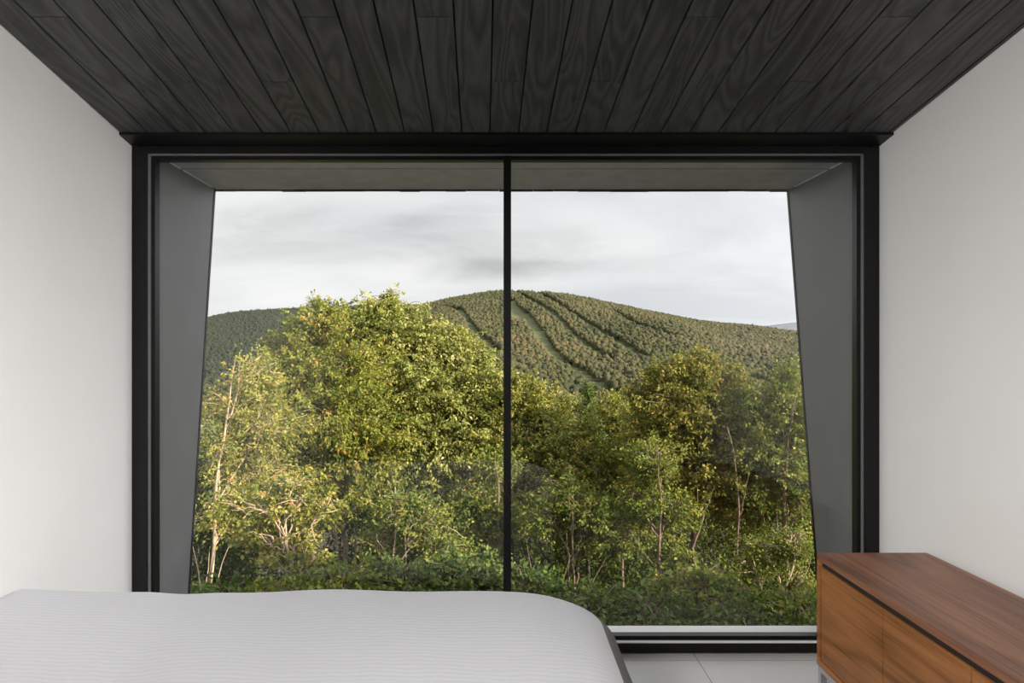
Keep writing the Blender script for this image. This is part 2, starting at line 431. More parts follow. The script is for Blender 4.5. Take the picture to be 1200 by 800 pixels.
# pale strip standing in for light leaking along the soffit and fin joint
bm = bmesh.new()
for u, s in ((-1.769, 1), (1.754, -1)):
    for ya, yb in ((3.40, 3.70), (3.73, 4.12)):
        za, zb2 = 2.4555 + (ya - 3.4) * 0.0165, 2.4555 + (yb - 3.4) * 0.0165
        xa, xb = xs(u, ya), xs(u, yb)
        add_hexa(bm, [(xa, ya, za - 0.004), (xa + s * 0.005, ya, za - 0.004), (xa + s * 0.005, ya, za), (xa, ya, za),
                      (xb, yb, zb2 - 0.004), (xb + s * 0.005, yb, zb2 - 0.004), (xb + s * 0.005, yb, zb2), (xb, yb, zb2)])
obj('light_leak_strip', bm, M['sill'], so)
bm = bmesh.new()
add_hexa(bm, [(-1.768, Y0, 0.047), (1.748, Y0, 0.047), (1.748, Y0, -0.12), (-1.768, Y0, -0.12),
              (-1.768, 3.775, -0.046), (1.735, 3.775, -0.046), (1.735, 3.775, -0.14), (-1.768, 3.775, -0.14)])
tag(obj('trim_5', bm, M['sill']), 'pale metal sill sloping away below the glass', 'sill', kind='structure')

# roof and foundation of the house, plus an unseen wing added for its shadow
bm = bmesh.new()
add_hexa(bm, [(-2.6, YB - 0.4, ceil_z(YB) + 0.28), (2.5, YB - 0.4, ceil_z(YB) + 0.28), (2.5, YB - 0.4, ceil_z(YB) + 0.5), (-2.6, YB - 0.4, ceil_z(YB) + 0.5),
              (-2.6, 4.2, 2.63), (2.5, 4.2, 2.63), (2.5, 4.2, 2.85), (-2.6, 4.2, 2.85)])
tag(obj('roof', bm, M['exterior']), 'dark roof over the bedroom', 'roof', kind='structure')
tag(box('shade_wing', 2.2, 19.0, -6.0, 3.5, -4.5, 2.95, M['exterior']), 'dark unseen wing added beyond the right wall to shade the trees', 'wall', kind='structure')
tag(box('wall_foundation', -2.4, 2.15, YB - 0.2, 3.3, -4.5, -0.22, M['exterior']), 'dark foundation wall below the room', 'wall', kind='structure')
# ------------------------------------------------------------------ bed
bed = empty('bed', (-0.72, 1.75, 0))
tag(bed, 'low double bed hidden under the pale grey ribbed bedspread', 'bed')
box('bed_frame', -1.73, 0.20, 1.10, 2.38, 0.12, 0.26, M['bark_dark'], bed, bevel=0.01)
box('mattress', -1.72, 0.20, 1.10, 2.38, 0.262, 0.47, M['mattress'], bed, bevel=0.05)
for x in (-1.66, 0.10):
    for y in (1.16, 2.30):
        box('leg', x - 0.03, x + 0.03, y - 0.03, y + 0.03, 0.0, 0.12, M['bark_dark'], bed)

def bedspread():
    bx0, bx1, by0, by1, ztop = -2.6, 0.375, 0.96, 2.62, 0.588
    r = 0.13
    prof = [(0.82, 0.006), (0.79, 0.006), (0.72, 0.006), (0.6, 0.006), (0.48, 0.005), (0.38, 0.004), (0.30, 0.002), (0.235, -0.001)]   # inset, dz
    for k in range(0, 10):
        a = k / 9 * math.pi / 2
        prof.append((r * (1 - math.sin(a)) * 1.25, -r * 0.95 * (1 - math.cos(a)) - 0.003))
    for d in (0.20, 0.26, 0.33, 0.40, 0.47):
        prof.append((0.004 - (d - r) * 0.06, -d))
    nper = 320
    loops = []
    R0 = 0.27
    for inset, dz in prof:
        hx, hy = (bx1 - bx0) / 2 - inset, (by1 - by0) / 2 - inset
        rc = max(0.02, min(R0 - inset * 0.35, hx, hy))
        cx, cy = (bx0 + bx1) / 2, (by0 + by1) / 2
        segs = []
        pts = []
        # parametric rounded rectangle, equal share of points for each side / corner
        for (sx, sy, a0) in ((1, -1, -math.pi / 2), (1, 1, 0), (-1, 1, math.pi / 2), (-1, -1, math.pi)):
            c = (cx + sx * (hx - rc), cy + sy * (hy - rc))
            for k in range(20):
                a = a0 + k / 20 * math.pi / 2
                pts.append((c[0] + rc * math.cos(a), c[1] + rc * math.sin(a)))
            # straight to next corner
            a = a0 + math.pi / 2
            p0 = (c[0] + rc * math.cos(a), c[1] + rc * math.sin(a))
            nsx, nsy = {(1, -1): (1, 1), (1, 1): (-1, 1), (-1, 1): (-1, -1), (-1, -1): (1, -1)}[(sx, sy)]
            c2 = (cx + nsx * (hx - rc), cy + nsy * (hy - rc))
            p1 = (c2[0] + rc * math.cos(a), c2[1] + rc * math.sin(a))
            for k in range(60):
                t = k / 60
                pts.append((p0[0] * (1 - t) + p1[0] * t, p0[1] * (1 - t) + p1[1] * t))
        if inset > 0.81: pts = [(x, cy) for x, y in pts]          # the middle line closes the cloth
        loops.append([(x, y, ztop + dz) for x, y in pts])
    A = np.array(loops)                      # loops x per x 3
    X, Y, Z = A[..., 0], A[..., 1], A[..., 2]
    w = np.clip((Z - 0.38) / 0.1, 0, 1)
    # soft swells and a shallow crease near the head end
    Z += w * (0.004 * np.sin(X * 5.1 + 1.3 * np.sin(Y * 3.0)) * np.sin(Y * 4.2 + 0.6) + 0.0035 * np.sin(X * 11 + Y * 6))
    Z -= w * 0.010 * np.exp(-((X + 1.20 + 0.25 * (Y - 2.5)) / 0.10) ** 2)
    Z -= w * 0.030 * np.clip((X - 0.0) / 0.36, 0, 1) ** 2
    # hanging folds
    drop = np.clip((0.42 - Z) / 0.3, 0, 1)
    ang = np.linspace(0, 2 * math.pi, A.shape[1], endpoint=False)[None, :]
    s = 0.014 * drop * np.sin(ang * 37 + 2 * np.sin(ang * 5))
    X += s * np.sign(X + 0.7); Y += s * np.sign(Y - 1.76)
    nl, npn = X.shape
    verts = np.stack([X, Y, Z], -1).reshape(-1, 3)
    verts[:, 0] = np.maximum(verts[:, 0], UL + SH * (D - verts[:, 1]) + 0.004)    # the head end stands against the wall
    f_top, f_side = [], []
    for i in range(nl - 1):
        for j in range(npn):
            q = (i * npn + j, i * npn + (j + 1) % npn, (i + 1) * npn + (j + 1) % npn, (i + 1) * npn + j)
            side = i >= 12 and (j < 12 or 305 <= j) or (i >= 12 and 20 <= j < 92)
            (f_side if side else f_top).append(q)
    # middle strip: bridge the innermost loop
    mid = len(verts)
    inner = list(range(npn))
    me_v = verts
    bm = bmesh.new()
    vs = [bm.verts.new(v) for v in me_v]
    for q in f_top: bm.faces.new([vs[k] for k in q])
    bmesh.ops.remove_doubles(bm, verts=bm.verts[:], dist=0.0004)
    root = obj('bedspread', bm, M['spread'], smooth=True)
    tag(root, 'pale grey ribbed cotton bedspread draped over the bed', 'bedspread')
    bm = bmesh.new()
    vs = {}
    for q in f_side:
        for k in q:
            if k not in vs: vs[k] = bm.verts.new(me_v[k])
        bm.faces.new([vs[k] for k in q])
    o = obj('foot_drop', bm, M['spread_shade'], root, smooth=True)
    o['label'] = 'hanging end of the bedspread, shade put into its dark grey'
    return root
bedspread()

# ------------------------------------------------------------------ sideboard
SX0, SX1, SY1, SZ0, SZ1 = 1.315, 1.785, 2.92, 0.129, 0.603
SY0 = 1.36
sb = empty('sideboard', (1.55, 2.15, 0))
tag(sb, 'long walnut sideboard on steel base against the right wall', 'sideboard')
t = 0.026
bm = bmesh.new()
# case with mitred look: top panel is its own part
add_box(bm, SX0, SX1, SY1 - t, SY1, SZ0, SZ1 - 0.0285)
add_box(bm, SX0, SX1, SY0, SY0 + t, SZ0, SZ1 - 0.0285)
add_box(bm, SX0, SX1, SY0 + t, SY1 - t, SZ0, SZ0 + t)
add_box(bm, SX1 - 0.015, SX1, SY0 + t, SY1 - t, SZ0 + t, SZ1 - 0.0285)
obj('carcass', bm, M['walnut_front'], sb)
box('top_panel', SX0, SX1, SY0, SY1, SZ1 - 0.028, SZ1, M['walnut_top'], sb, bevel=0.0015)
ztd = SZ1 - 0.028 - 0.024
seams = [SY1 - t - 0.003, 2.414, 1.952, SY0 + t + 0.003]
for i in range(3):
    y1, y0 = seams[i] - 0.0028, seams[i + 1] + 0.0028
    box('door', SX0 + 0.005, SX0 + 0.024, y0, y1, SZ0 + t + 0.003, ztd - (0.003 if i == 2 else 0), M['walnut_front'], sb, bevel=0.001)
box('grip_channel', SX0 + 0.012, SX0 + 0.022, SY0 + t, SY1 - t, ztd + 0.0005, SZ1 - 0.0285, M['shaded_walnut'], sb)
bm = bmesh.new()
q = 0.025
for y in (SY0 + 0.03, SY1 - 0.004 - q):
    add_box(bm, SX0 + 0.004 + q, SX1 - 0.02 - q, y, y + q, SZ0 - q, SZ0 - 0.0005)
for x in (SX0 + 0.004, SX1 - 0.02 - q):
    add_box(bm, x, x + q, SY0 + 0.03, SY1 - 0.004, SZ0 - q, SZ0 - 0.0005)
o = obj('base_frame', bm, M['chrome'], sb)
o['label'] = 'brushed steel base frame'
for y in (SY0 + 0.03, SY1 - 0.004 - q):
    for x in (SX0 + 0.004, SX1 - 0.02 - q):
        o = box('leg', x, x + q, y, y + q, 0.0, SZ0 - q - 0.0005, M['chrome'], sb)
        o['label'] = 'square brushed steel leg'

# ------------------------------------------------------------------ land
def ground_z(x, y):
    x = np.asarray(x, float); y = np.asarray(y, float)
    z = -1.3 - 0.25 * (y - 4.0)
    far = -16.0 - (y - 60.0) * 0.16
    z = np.where(y > 62, np.maximum(far, -72.0), z)
    z = z + 0.18 * np.sin(x * 0.9 + y * 0.4) * np.clip((y - 4) / 4, 0, 1)
    return z
gy = np.concatenate([np.linspace(3.35, 30, 70), np.linspace(31, 620, 60)])
gx = np.linspace(-1, 1, 60)
GX = gx[None, :] * (14 + gy[:, None] * 0.8); GY = np.repeat(gy[:, None], 60, 1)
GZ = ground_z(GX, GY)
idx = np.arange(GX.size).reshape(GX.shape)
qf = np.stack([idx[:-1, :-1], idx[:-1, 1:], idx[1:, 1:], idx[1:, :-1]], -1).reshape(-1, 4)
tag(np_mesh('ground', np.stack([GX, GY, GZ], -1).reshape(-1, 3), qf, M['soil'], smooth=True),
    'dark leaf littered slope falling away below the house', 'ground', kind='structure')

# mountain: a ridge line and a face that falls to the valley
YR, YV = 1500.0, 380.0
sky_px = np.array([(60, 392), (160, 384), (240, 374), (270, 366), (330, 362), (400, 359), (490, 359), (530, 349), (560, 344), (590, 341),
                   (640, 343), (680, 349), (720, 356), (760, 366), (800, 374), (850, 382), (890, 385), (935, 390), (1000, 397), (1150, 415)], float)
TREE_H = 9.0
def mountain_z(X, Y):
    px = CX + F * X / YR
    s = np.interp(px, sky_px[:, 0], sky_px[:, 1])
    s2 = sum(np.interp(px + d, sky_px[:, 0], sky_px[:, 1]) for d in (-14, -7, 0, 7, 14)) / 5
    H = CAMZ + (CY - s2) / F * YR - TREE_H * 0.8
    t = (Y - YV) / (YR - YV)
    p = np.where(t <= 1, 1 - np.clip(1 - t, 0, 2) ** 1.22, 1 - (t - 1) * 1.1)
    base = -72.0
    z = base + (H - base) * p
    # shallow gullies running down the face, steeper left shoulder
    w = np.clip(t, 0, 1) * np.clip(1 - t, 0, 1) * 4
    z = z + w * (5.5 * np.sin(X / 62.0 + Y / 210.0) + 3.0 * np.sin(X / 27.0 - Y / 130.0 + 1.0))
    k = 1 / (1 + np.exp((X + 215 + (1500 - Y) * 0.10) / 22.0))     # the left shoulder lies behind a hollow
    z = z - w * k * 26
    return z
mx = np.linspace(-1150, 1150, 240); my = np.concatenate([np.linspace(YV, 1540, 160), np.linspace(1560, 1900, 8)])
MX, MY = np.meshgrid(mx, my)
MZ = mountain_z(MX, MY)
idx = np.arange(MX.size).reshape(MX.shape)
qf = np.stack([idx[:-1, :-1], idx[:-1, 1:], idx[1:, 1:], idx[1:, :-1]], -1).reshape(-1, 4)
M['meadow'] = simple('mown_grass_run', (0.10, 0.115, 0.042), rough=0.95, noise=0.2, nscale=0.05)
tag(np_mesh('mountain', np.stack([MX, MY, MZ], -1).reshape(-1, 3), qf, M['meadow'], smooth=True),
    'rounded mountain with grassy ski runs across the valley', 'mountain', kind='structure')

def hit(px, py):
    Y = np.linspace(YV, YR, 3000)
    X = (px - CX) / F * Y; z = CAMZ + (CY - py) / F * Y
    k = np.argmax(mountain_z(X, Y) + 2.0 >= z)
    if k == 0: k = len(Y) - 1
    return np.array([X[k], Y[k]])
runs = [([(598, 352), (601, 360), (614, 370), (627, 387), (639, 405), (652, 422), (674, 433), (686, 445), (704, 456), (730, 470)], 11),
        ([(600, 364), (607, 371), (617, 378)], 17),
        ([(600, 340), (618, 351), (633, 360), (646, 369), (659, 381), (671, 394), (682, 403), (702, 417), (716, 424)], 8.5),
        ([(627, 343), (646, 353), (665, 366), (684, 377), (702, 390), (721, 400), (740, 413), (757, 422)], 8.5),
        ([(719, 366), (736, 377), (755, 386), (777, 391), (791, 397)], 7.5),
        ([(535, 362), (550, 381), (559, 394), (571, 405), (582, 415)], 8.5),
        ([(505, 359), (520, 362), (535, 366), (545, 373)], 5.0),
        ([(862, 397), (872, 402), (888, 404)], 6.0), ([(880, 444), (893, 449), (905, 455)], 7.0)]
polys = [(np.array([hit(*p) for p in pts]), w) for pts, w in runs]
sp = 3.7
tx, ty = np.meshgrid(np.arange(-1010, 1080, sp), np.arange(520, 1530, sp * 1.12))
tx = (tx + RNG.uniform(-.8, .8, tx.shape) * sp).ravel(); ty = (ty + RNG.uniform(-.8, .8, ty.shape) * sp).ravel()
tz = mountain_z(tx, ty)
ppx = CX + F * tx / ty; ppy = CY - F * (tz - CAMZ) / ty
keep = (ppx > 60) & (ppx < 1180) & (ppy < 505)
keep &= ((ppx > 200) & (ppx < 985)) | (RNG.random(len(tx)) < 0.6)
tx, ty, tz = tx[keep], ty[keep], tz[keep]
mask = np.ones(len(tx), bool)
for pl, w in polys:
    for a, b in zip(pl[:-1], pl[1:]):
        d = b - a; L = max(1e-6, d @ d)
        s = np.clip(((tx - a[0]) * d[0] + (ty - a[1]) * d[1]) / L, 0, 1)
        dist = np.hypot(tx - a[0] - s * d[0], ty - a[1] - s * d[1])
        mask &= dist > w * 0.8
tx, ty, tz = tx[mask], ty[mask], tz[mask]
bm = bmesh.new(); bmesh.ops.create_icosphere(bm, subdivisions=1, radius=1.0)
bmesh.ops.delete(bm, geom=[v for v in bm.verts if v.co.z < -0.6], context='VERTS')
bm.verts.ensure_lookup_table()
bv = np.array([v.co[:] for v in bm.verts]); bv[bv[:, 2] < 0, 2] *= 1.9; bf = np.array([[v.index for v in f.verts] for f in bm.faces]); bm.free()
n = len(tx)
rad = 1.5 + 2.1 * RNG.uniform(0, 1, n) ** 1.6; hgt = rad * RNG.uniform(0.8, 1.5, n)
lump = 1 + 0.16 * RNG.standard_normal((n, len(bv)))
vv = bv[None] * lump[..., None] * np.stack([rad, rad, hgt], -1)[:, None, :]
vv += np.stack([tx, ty, tz + 5.0 + hgt * 0.35], -1)[:, None, :]
ff = bf[None] + (np.arange(n) * len(bv))[:, None, None]
patch = 0.5 + 0.28 * np.sin(tx / 70 + 1.7 * np.sin(ty / 90)) * np.sin(ty / 55 + tx / 120)
shoulder_shade = 1 / (1 + np.exp((tx + 205 + (1500 - ty) * 0.10) / 16.0))       # shade of the left shoulder put into its tree colour
tt = np.clip(patch * 0.5 + RNG.uniform(0, 0.55, n) - 0.6 * shoulder_shade, 0, 1)
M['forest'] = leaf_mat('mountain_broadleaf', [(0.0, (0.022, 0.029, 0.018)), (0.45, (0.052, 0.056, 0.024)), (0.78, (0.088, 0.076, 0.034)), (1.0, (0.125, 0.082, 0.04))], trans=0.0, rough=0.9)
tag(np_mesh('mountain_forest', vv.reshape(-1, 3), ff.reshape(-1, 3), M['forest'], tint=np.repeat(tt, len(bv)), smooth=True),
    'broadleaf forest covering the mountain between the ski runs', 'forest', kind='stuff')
print('mountain trees', n)

# a far hill beyond the right shoulder, distance haze put into its colour
hx = np.linspace(3500, 12000, 60); hy = np.linspace(11500, 15500, 24)
HX, HY = np.meshgrid(hx, hy)
HZ = -200 + (722 + 190 * np.exp(-((HX - 7000) / 2600.0) ** 2) + 25 * np.sin(HX / 420.0)) * np.exp(-((HY - 13500) / 1100.0) ** 2)
idx = np.arange(HX.size).reshape(HX.shape)
qf = np.stack([idx[:-1, :-1], idx[:-1, 1:], idx[1:, 1:], idx[1:, :-1]], -1).reshape(-1, 4)
M['far_hill'] = simple('haze_tinted_woodland', (0.17, 0.188, 0.215), rough=1.0, noise=0.1, nscale=0.01, spec=0.0)
tag(np_mesh('hill', np.stack([HX, HY, HZ], -1).reshape(-1, 3), qf, M['far_hill'], smooth=True),
    'distant hill tinted blue for haze on the horizon beyond the mountain', 'hill', kind='structure')

# ------------------------------------------------------------------ trees
def unit(a): return a / np.maximum(1e-9, np.linalg.norm(a, axis=-1, keepdims=True))

def leaves_mesh(name, pos, dirs, nrm, L, Wd, tint, mat, parent):
    D_ = unit(dirs); S = unit(np.cross(D_, nrm)); Nn = np.cross(S, D_)
    L = L[:, None]; Wd = Wd[:, None]
    b = pos; tip = pos + D_ * L - np.array([0, 0, 1]) * L * 0.12
    mid = pos + D_ * L * 0.45 + Nn * Wd * 0.12
    v = np.stack([b, mid + S * Wd * 0.5, tip, mid - S * Wd * 0.5], 1).reshape(-1, 3)
    f = np.arange(len(v)).reshape(-1, 4)
    return np_mesh(name, v, f, mat, parent, tint=np.repeat(tint, 4))

class Wood:
    def __init__(s): s.v, s.f, s.n = [], [], 0
    def tube(s, pts, rads, k=6):
        pts = np.asarray(pts, float); rads = np.asarray(rads, float)
        t = unit(np.gradient(pts, axis=0))
        ref = np.array([0.31, 0.9, 0.1]) if abs(t[0] @ np.array([0.31, 0.9, 0.1])) < 0.9 else np.array([1.0, 0, 0])
        a = unit(np.cross(t, ref)); b = np.cross(t, a)
        ang = np.arange(k) / k * 2 * math.pi
        ring = pts[:, None] + rads[:, None, None] * (a[:, None] * np.cos(ang)[None, :, None] + b[:, None] * np.sin(ang)[None, :, None])
        m = len(pts)
        i = np.arange(m * k).reshape(m, k) + s.n
        j = np.roll(i, -1, 1)
        s.f.append(np.stack([i[:-1], j[:-1], j[1:], i[1:]], -1).reshape(-1, 4))
        s.v.append(ring.reshape(-1, 3)); s.n += m * k
    def build(s, name, mat, parent):
        return np_mesh(name, np.concatenate(s.v), np.concatenate(s.f), mat, parent, smooth=True)

def curve(p0, p1, n=6, sag=0.0, wig=0.0, rng=RNG):
    t = np.linspace(0, 1, n)[:, None]
    p = p0 * (1 - t) + p1 * t
    p[:, 2] += sag * np.sin(t[:, 0] * math.pi)
    if wig: p[1:-1] += rng.normal(0, wig, (n - 2, 3))
    return p

DENS, LSC = 2.5, 0.75
def tree(name, label, trunk, lobes, n_leaf, leaf_len, mat, bark='bark', r0=0.07, seed=1, cat='tree', group=None,
         spread=0.13, per=34, extra=(), twig=0.5, droop=0.35, aspect=0.55, back=0.0):
    """trunk: [(px,py,Y)...] from the ground up; lobes: (px, py, Y, rx px, ry px, depth m)"""
    rng = np.random.default_rng(seed)
    near = min(1.0, trunk[0][2] / 10.5)
    n_leaf = int(n_leaf * DENS * (1.25 if near < .85 else 1.0)); leaf_len = leaf_len * LSC * near
    tp = np.array([P(*q) for q in trunk])
    base = tp[0].copy(); gz = float(ground_z(base[0], base[1]))
    if base[2] > gz: tp = np.vstack([[base[0] + (base[0] - tp[1][0]) * 0.15, base[1], gz - 0.06], tp])
    root = empty(name, (float(tp[0][0]), float(tp[0][1]), float(tp[0][2])))
    tag(root, label, cat, group)
    w = Wood()
    # smooth the trunk
    seglen = np.r_[0, np.cumsum(np.linalg.norm(np.diff(tp, axis=0), axis=1))]
    s = np.linspace(0, seglen[-1], 16)
    tr = np.stack([np.interp(s, seglen, tp[:, k]) for k in range(3)], -1)
    tr[1:-1] = (tr[:-2] + 2 * tr[1:-1] + tr[2:]) / 4
    tr[1:-1] += rng.normal(0, 0.012, (14, 3))
    w.tube(tr, r0 * (1 - 0.85 * (s / s[-1])) , 8)
    for e, r in extra:
        ep = np.array([P(*q) for q in e])
        gz2 = float(ground_z(ep[0][0], ep[0][1]))
        if len(e) > 2 and ep[0][2] - gz2 < 1.6 and e[0][1] > 660: ep = np.vstack([[ep[0][0], ep[0][1], gz2 - 0.05], ep])
        sl = np.r_[0, np.cumsum(np.linalg.norm(np.diff(ep, axis=0), axis=1))]
        ss = np.linspace(0, sl[-1], 12)
        q = np.stack([np.interp(ss, sl, ep[:, k]) for k in range(3)], -1)
        q[1:-1] = (q[:-2] + 2 * q[1:-1] + q[2:]) / 4
        q[1:-1] += rng.normal(0, 0.008, (10, 3))
        w.tube(q, r * (1 - 0.75 * ss / ss[-1]), 6)
    ctr = np.array([P(l[0], l[1], l[2]) for l in lobes]) + np.array([0, back, 0])
    rad = np.array([(l[3] / F * l[2], l[5], l[4] / F * l[2]) for l in lobes])
    area = rad[:, 0] * rad[:, 2]
    ncl = max(4, n_leaf // per)
    which = rng.choice(len(lobes), ncl, p=area / area.sum())
    dirs = unit(rng.normal(size=(ncl, 3)))
    rr = rng.uniform(0, 1, ncl) ** 0.42 * np.clip(1 + 0.22 * rng.standard_normal(ncl), 0.4, 1.5)
    cl = ctr[which] + dirs * rr[:, None] * rad[which]
    # branches: trunk -> lobe centre, lobe centre -> some clusters
    zs = tr[:, 2]
    starts = []
    for c in ctr:
        zt_ = min(zs[-2], max(zs[2], c[2] - 0.55 * np.hypot(c[0] - base[0], c[1] - base[1]) - 0.35))
        k = int(np.argmin(abs(zs - zt_)))
        p0 = tr[k]
        rb = max(0.012, r0 * (1 - 0.85 * k / 15) * 0.55)
        bp = curve(p0, c, 7, 0.10, 0.03, rng)
        w.tube(bp, np.linspace(rb, rb * 0.35, 7), 6)
        starts.append((bp, rb))
    for k in range(ncl):
        if rng.random() > twig: continue
        bp, rb = starts[which[k]]
        p0 = bp[rng.integers(3, 7)]
        q = curve(p0, cl[k], 4, 0.05, 0.02, rng)
        w.tube(q, np.linspace(max(0.0075, rb * 0.3), 0.004, 4), 4)
    w.build('trunk', M[bark], root)
    # leaves in sprays along drooping twig ends, turned to the light
    out = unit(unit(cl - ctr[which] * 0.8 - tr[len(tr) // 2] * 0.2) + np.array([0, 0, 0.35]) + rng.normal(0, 0.35, cl.shape))
    sl = spread * 3.4 * rng.uniform(0.6, 1.4, ncl)
    k = np.repeat(np.arange(ncl), per)
    t_ = rng.uniform(0, 1, len(k))
    lat = spread * 0.42 * (1.15 - t_ * 0.8)
    pos = cl[k] + out[k] * (sl[k] * (t_ - 0.6))[:, None] + rng.normal(0, 1, (len(k), 3)) * lat[:, None] * np.array([1, 1, .55])
    pos[:, 2] -= droop * sl[k] * t_ ** 2 * 0.7
    d = out[k] * 0.7 + rng.normal(0, 0.6, (len(k), 3)) - np.array([0, 0, droop])
    nrm = unit(rng.normal(0, 0.45, (len(k), 3)) + rng.normal(0, 0.3, (ncl, 3))[k] + np.array([0.42, -0.30, 0.72]))
    ok = pos[:, 1] > 4.6
    L = rng.uniform(0.65, 1.3, len(k)) * leaf_len
    tint = np.clip(0.42 + 0.16 * rng.standard_normal(ncl)[k] + 0.24 * rng.standard_normal(len(k)), 0, 1)
    leaves_mesh('foliage', pos[ok], d[ok], nrm[ok], L[ok], L[ok] * aspect, tint[ok], M[mat], root)
    return root

# left to right, nearest row
tree('slender_tree', 'slim pale trunked yellow-green tree just right of the left fin',
     [(245, 700, 8.4), (250, 640, 8.4), (255, 575, 8.4), (263, 500, 8.5), (276, 420, 8.6)],
     [(282, 436, 8.5, 32, 26, .45), (262, 480, 8.5, 44, 34, .6), (300, 500, 8.7, 42, 44, .6), (250, 530, 8.3, 36, 40, .5), (268, 575, 8.4, 45, 26, .5), (245, 606, 8.2, 34, 26, .4), (300, 556, 8.8, 36, 34, .5)],
     6400, .075, 'leaf_yellow', 'bark_pale', 0.032, 11, back=.45,
     extra=[([(236, 700, 8.1), (233, 672, 8.1), (226, 640, 8.1)], .018), ([(250, 690, 8.3), (262, 655, 8.3), (272, 632, 8.3)], .016), ([(240, 694, 8.5), (245, 660, 8.5), (246, 640, 8.5)], .014)])
tree('broadleaf_tree', 'dense rounded olive and gold tree, second from the left fin',
     [(408, 700, 11), (404, 640, 11), (398, 560, 11), (390, 470, 11), (379, 372, 11)],
     [(376, 378, 11, 34, 24, .6), (360, 412, 11, 46, 34, .8), (412, 430, 11, 48, 40, .9), (345, 460, 10.8, 52, 44, .9), (395, 480, 10.6, 62, 52, 1.1), (340, 520, 10.8, 46, 40, .8), (430, 520, 11, 50, 50, .9), (385, 560, 10.8, 60, 44, .9), (318, 470, 11, 26, 24, .5), (374, 356, 11, 10, 8, .2), (394, 362, 11, 10, 8, .2), (345, 378, 11, 12, 9, .25), (322, 398, 11, 7, 8, .2), (312, 440, 11, 9, 10, .2)],
     30000, .075, 'leaf_gold', 'bark', 0.05, 12,
     extra=[([(400, 690, 10.6), (394, 640, 10.6), (388, 575, 10.6), (372, 500, 10.6)], .03), ([(414, 690, 10.8), (418, 600, 10.8), (425, 560, 10.8), (434, 500, 10.8)], .035)])
tree('broadleaf_tree', 'tallest pale yellow-green tree rising above the ridge, left of the mullion',
     [(470, 700, 12.5), (468, 620, 12.5), (462, 520, 12.5), (458, 430, 12.5), (455, 350, 12.5)],
     [(455, 352, 12.5, 26, 15, .5), (425, 368, 12.5, 40, 22, .7), (470, 386, 12.4, 54, 26, 1.0), (440, 420, 12.3, 62, 34, 1.1), (512, 394, 12.5, 44, 24, .8), (545, 412, 12.5, 32, 24, .7), (500, 440, 12.2, 70, 42, 1.2), (560, 460, 12.4, 44, 42, .9), (470, 500, 12, 70, 54, 1.2), (530, 520, 12.1, 60, 54, 1.1), (400, 388, 12.6, 30, 22, .6), (455, 344, 12.5, 9, 7, .2), (482, 356, 12.5, 12, 8, .25), (428, 352, 12.5, 11, 7, .25), (508, 374, 12.5, 13, 8, .25), (538, 388, 12.5, 13, 9, .25), (566, 412, 12.5, 12, 10, .25), (585, 436, 12.5, 9, 12, .25)],
     34000, .085, 'leaf_pale', 'bark', 0.06, 13, droop=0.6, spread=0.17)
tree('broadleaf_tree', 'bright green tree partly behind the window mullion',
     [(598, 700, 12), (600, 620, 12), (602, 540, 12), (606, 452, 12)],
     [(606, 464, 12, 26, 28, .6), (580, 470, 12, 30, 26, .6), (632, 474, 12, 28, 24, .6), (590, 520, 11.8, 46, 42, .9), (640, 520, 11.8, 46, 42, .9), (610, 575, 11.6, 58, 44, .9), (556, 570, 11.6, 40, 44, .8), (606, 440, 12, 6, 14, .2), (626, 448, 12, 6, 14, .2), (648, 458, 12, 7, 14, .2), (664, 468, 12, 7, 14, .2)],
     17000, .075, 'leaf_yellow', 'bark_dark', 0.05, 14)
tree('conifer', 'narrow dark spire shaped tree just right of the mullion, below the long ski run',
     [(690, 660, 13.6), (690, 560, 13.6), (690, 446, 13.6)],
     [(690, 456, 13.6, 6, 12, .2), (690, 476, 13.6, 11, 14, .3), (690, 500, 13.6, 16, 16, .35), (690, 528, 13.6, 20, 18, .4), (690, 560, 13.6, 24, 20, .5)],
     5200, .07, 'leaf_deep', 'bark_dark', 0.05, 15, spread=.09)
tree('broadleaf_tree', 'loose mid green tree between the narrow spire and the gold crowned tree',
     [(728, 735, 12.2), (730, 640, 12.2), (726, 560, 12.2), (722, 470, 12.2)],
     [(722, 480, 12.2, 26, 26, .6), (668, 505, 12.4, 32, 28, .6), (740, 516, 12, 36, 38, .8), (700, 540, 11.8, 46, 40, .9), (736, 580, 11.7, 46, 44, .9), (680, 590, 11.7, 44, 40, .8)],
     15000, .075, 'leaf_gold', 'bark', 0.036, 16)
tree('broadleaf_tree', 'gold tinged broad crowned tree right of centre, its top below the right ridge',
     [(814, 735, 10.4), (813, 640, 10.4), (815, 540, 10.4), (813, 424, 10.4)],
     [(812, 428, 10.4, 34, 20, .6), (780, 446, 10.4, 34, 24, .6), (842, 448, 10.4, 34, 24, .6), (800, 480, 10.2, 58, 36, .9), (855, 500, 10.3, 46, 42, .9), (765, 500, 10.2, 34, 36, .7), (815, 545, 10, 70, 44, 1.0), (770, 570, 10, 44, 40, .8), (860, 570, 10.1, 44, 40, .8), (798, 418, 10.4, 6, 12, .2), (816, 414, 10.4, 7, 12, .2), (834, 422, 10.4, 6, 12, .2), (766, 432, 10.4, 7, 11, .2), (858, 434, 10.4, 7, 12, .2), (876, 462, 10.4, 8, 12, .2), (744, 462, 10.4, 7, 13, .2)],
     26000, .07, 'leaf_olive', 'bark', 0.042, 17,
     extra=[([(860, 720, 9.1), (864, 640, 9.1), (866, 590, 9.1), (862, 540, 9.1), (852, 500, 9.2)], .026), ([(866, 610, 9.1), (874, 570, 9.1), (880, 540, 9.1)], .014), ([(812, 640, 9.2), (826, 600, 9.2), (838, 570, 9.2)], .02)])
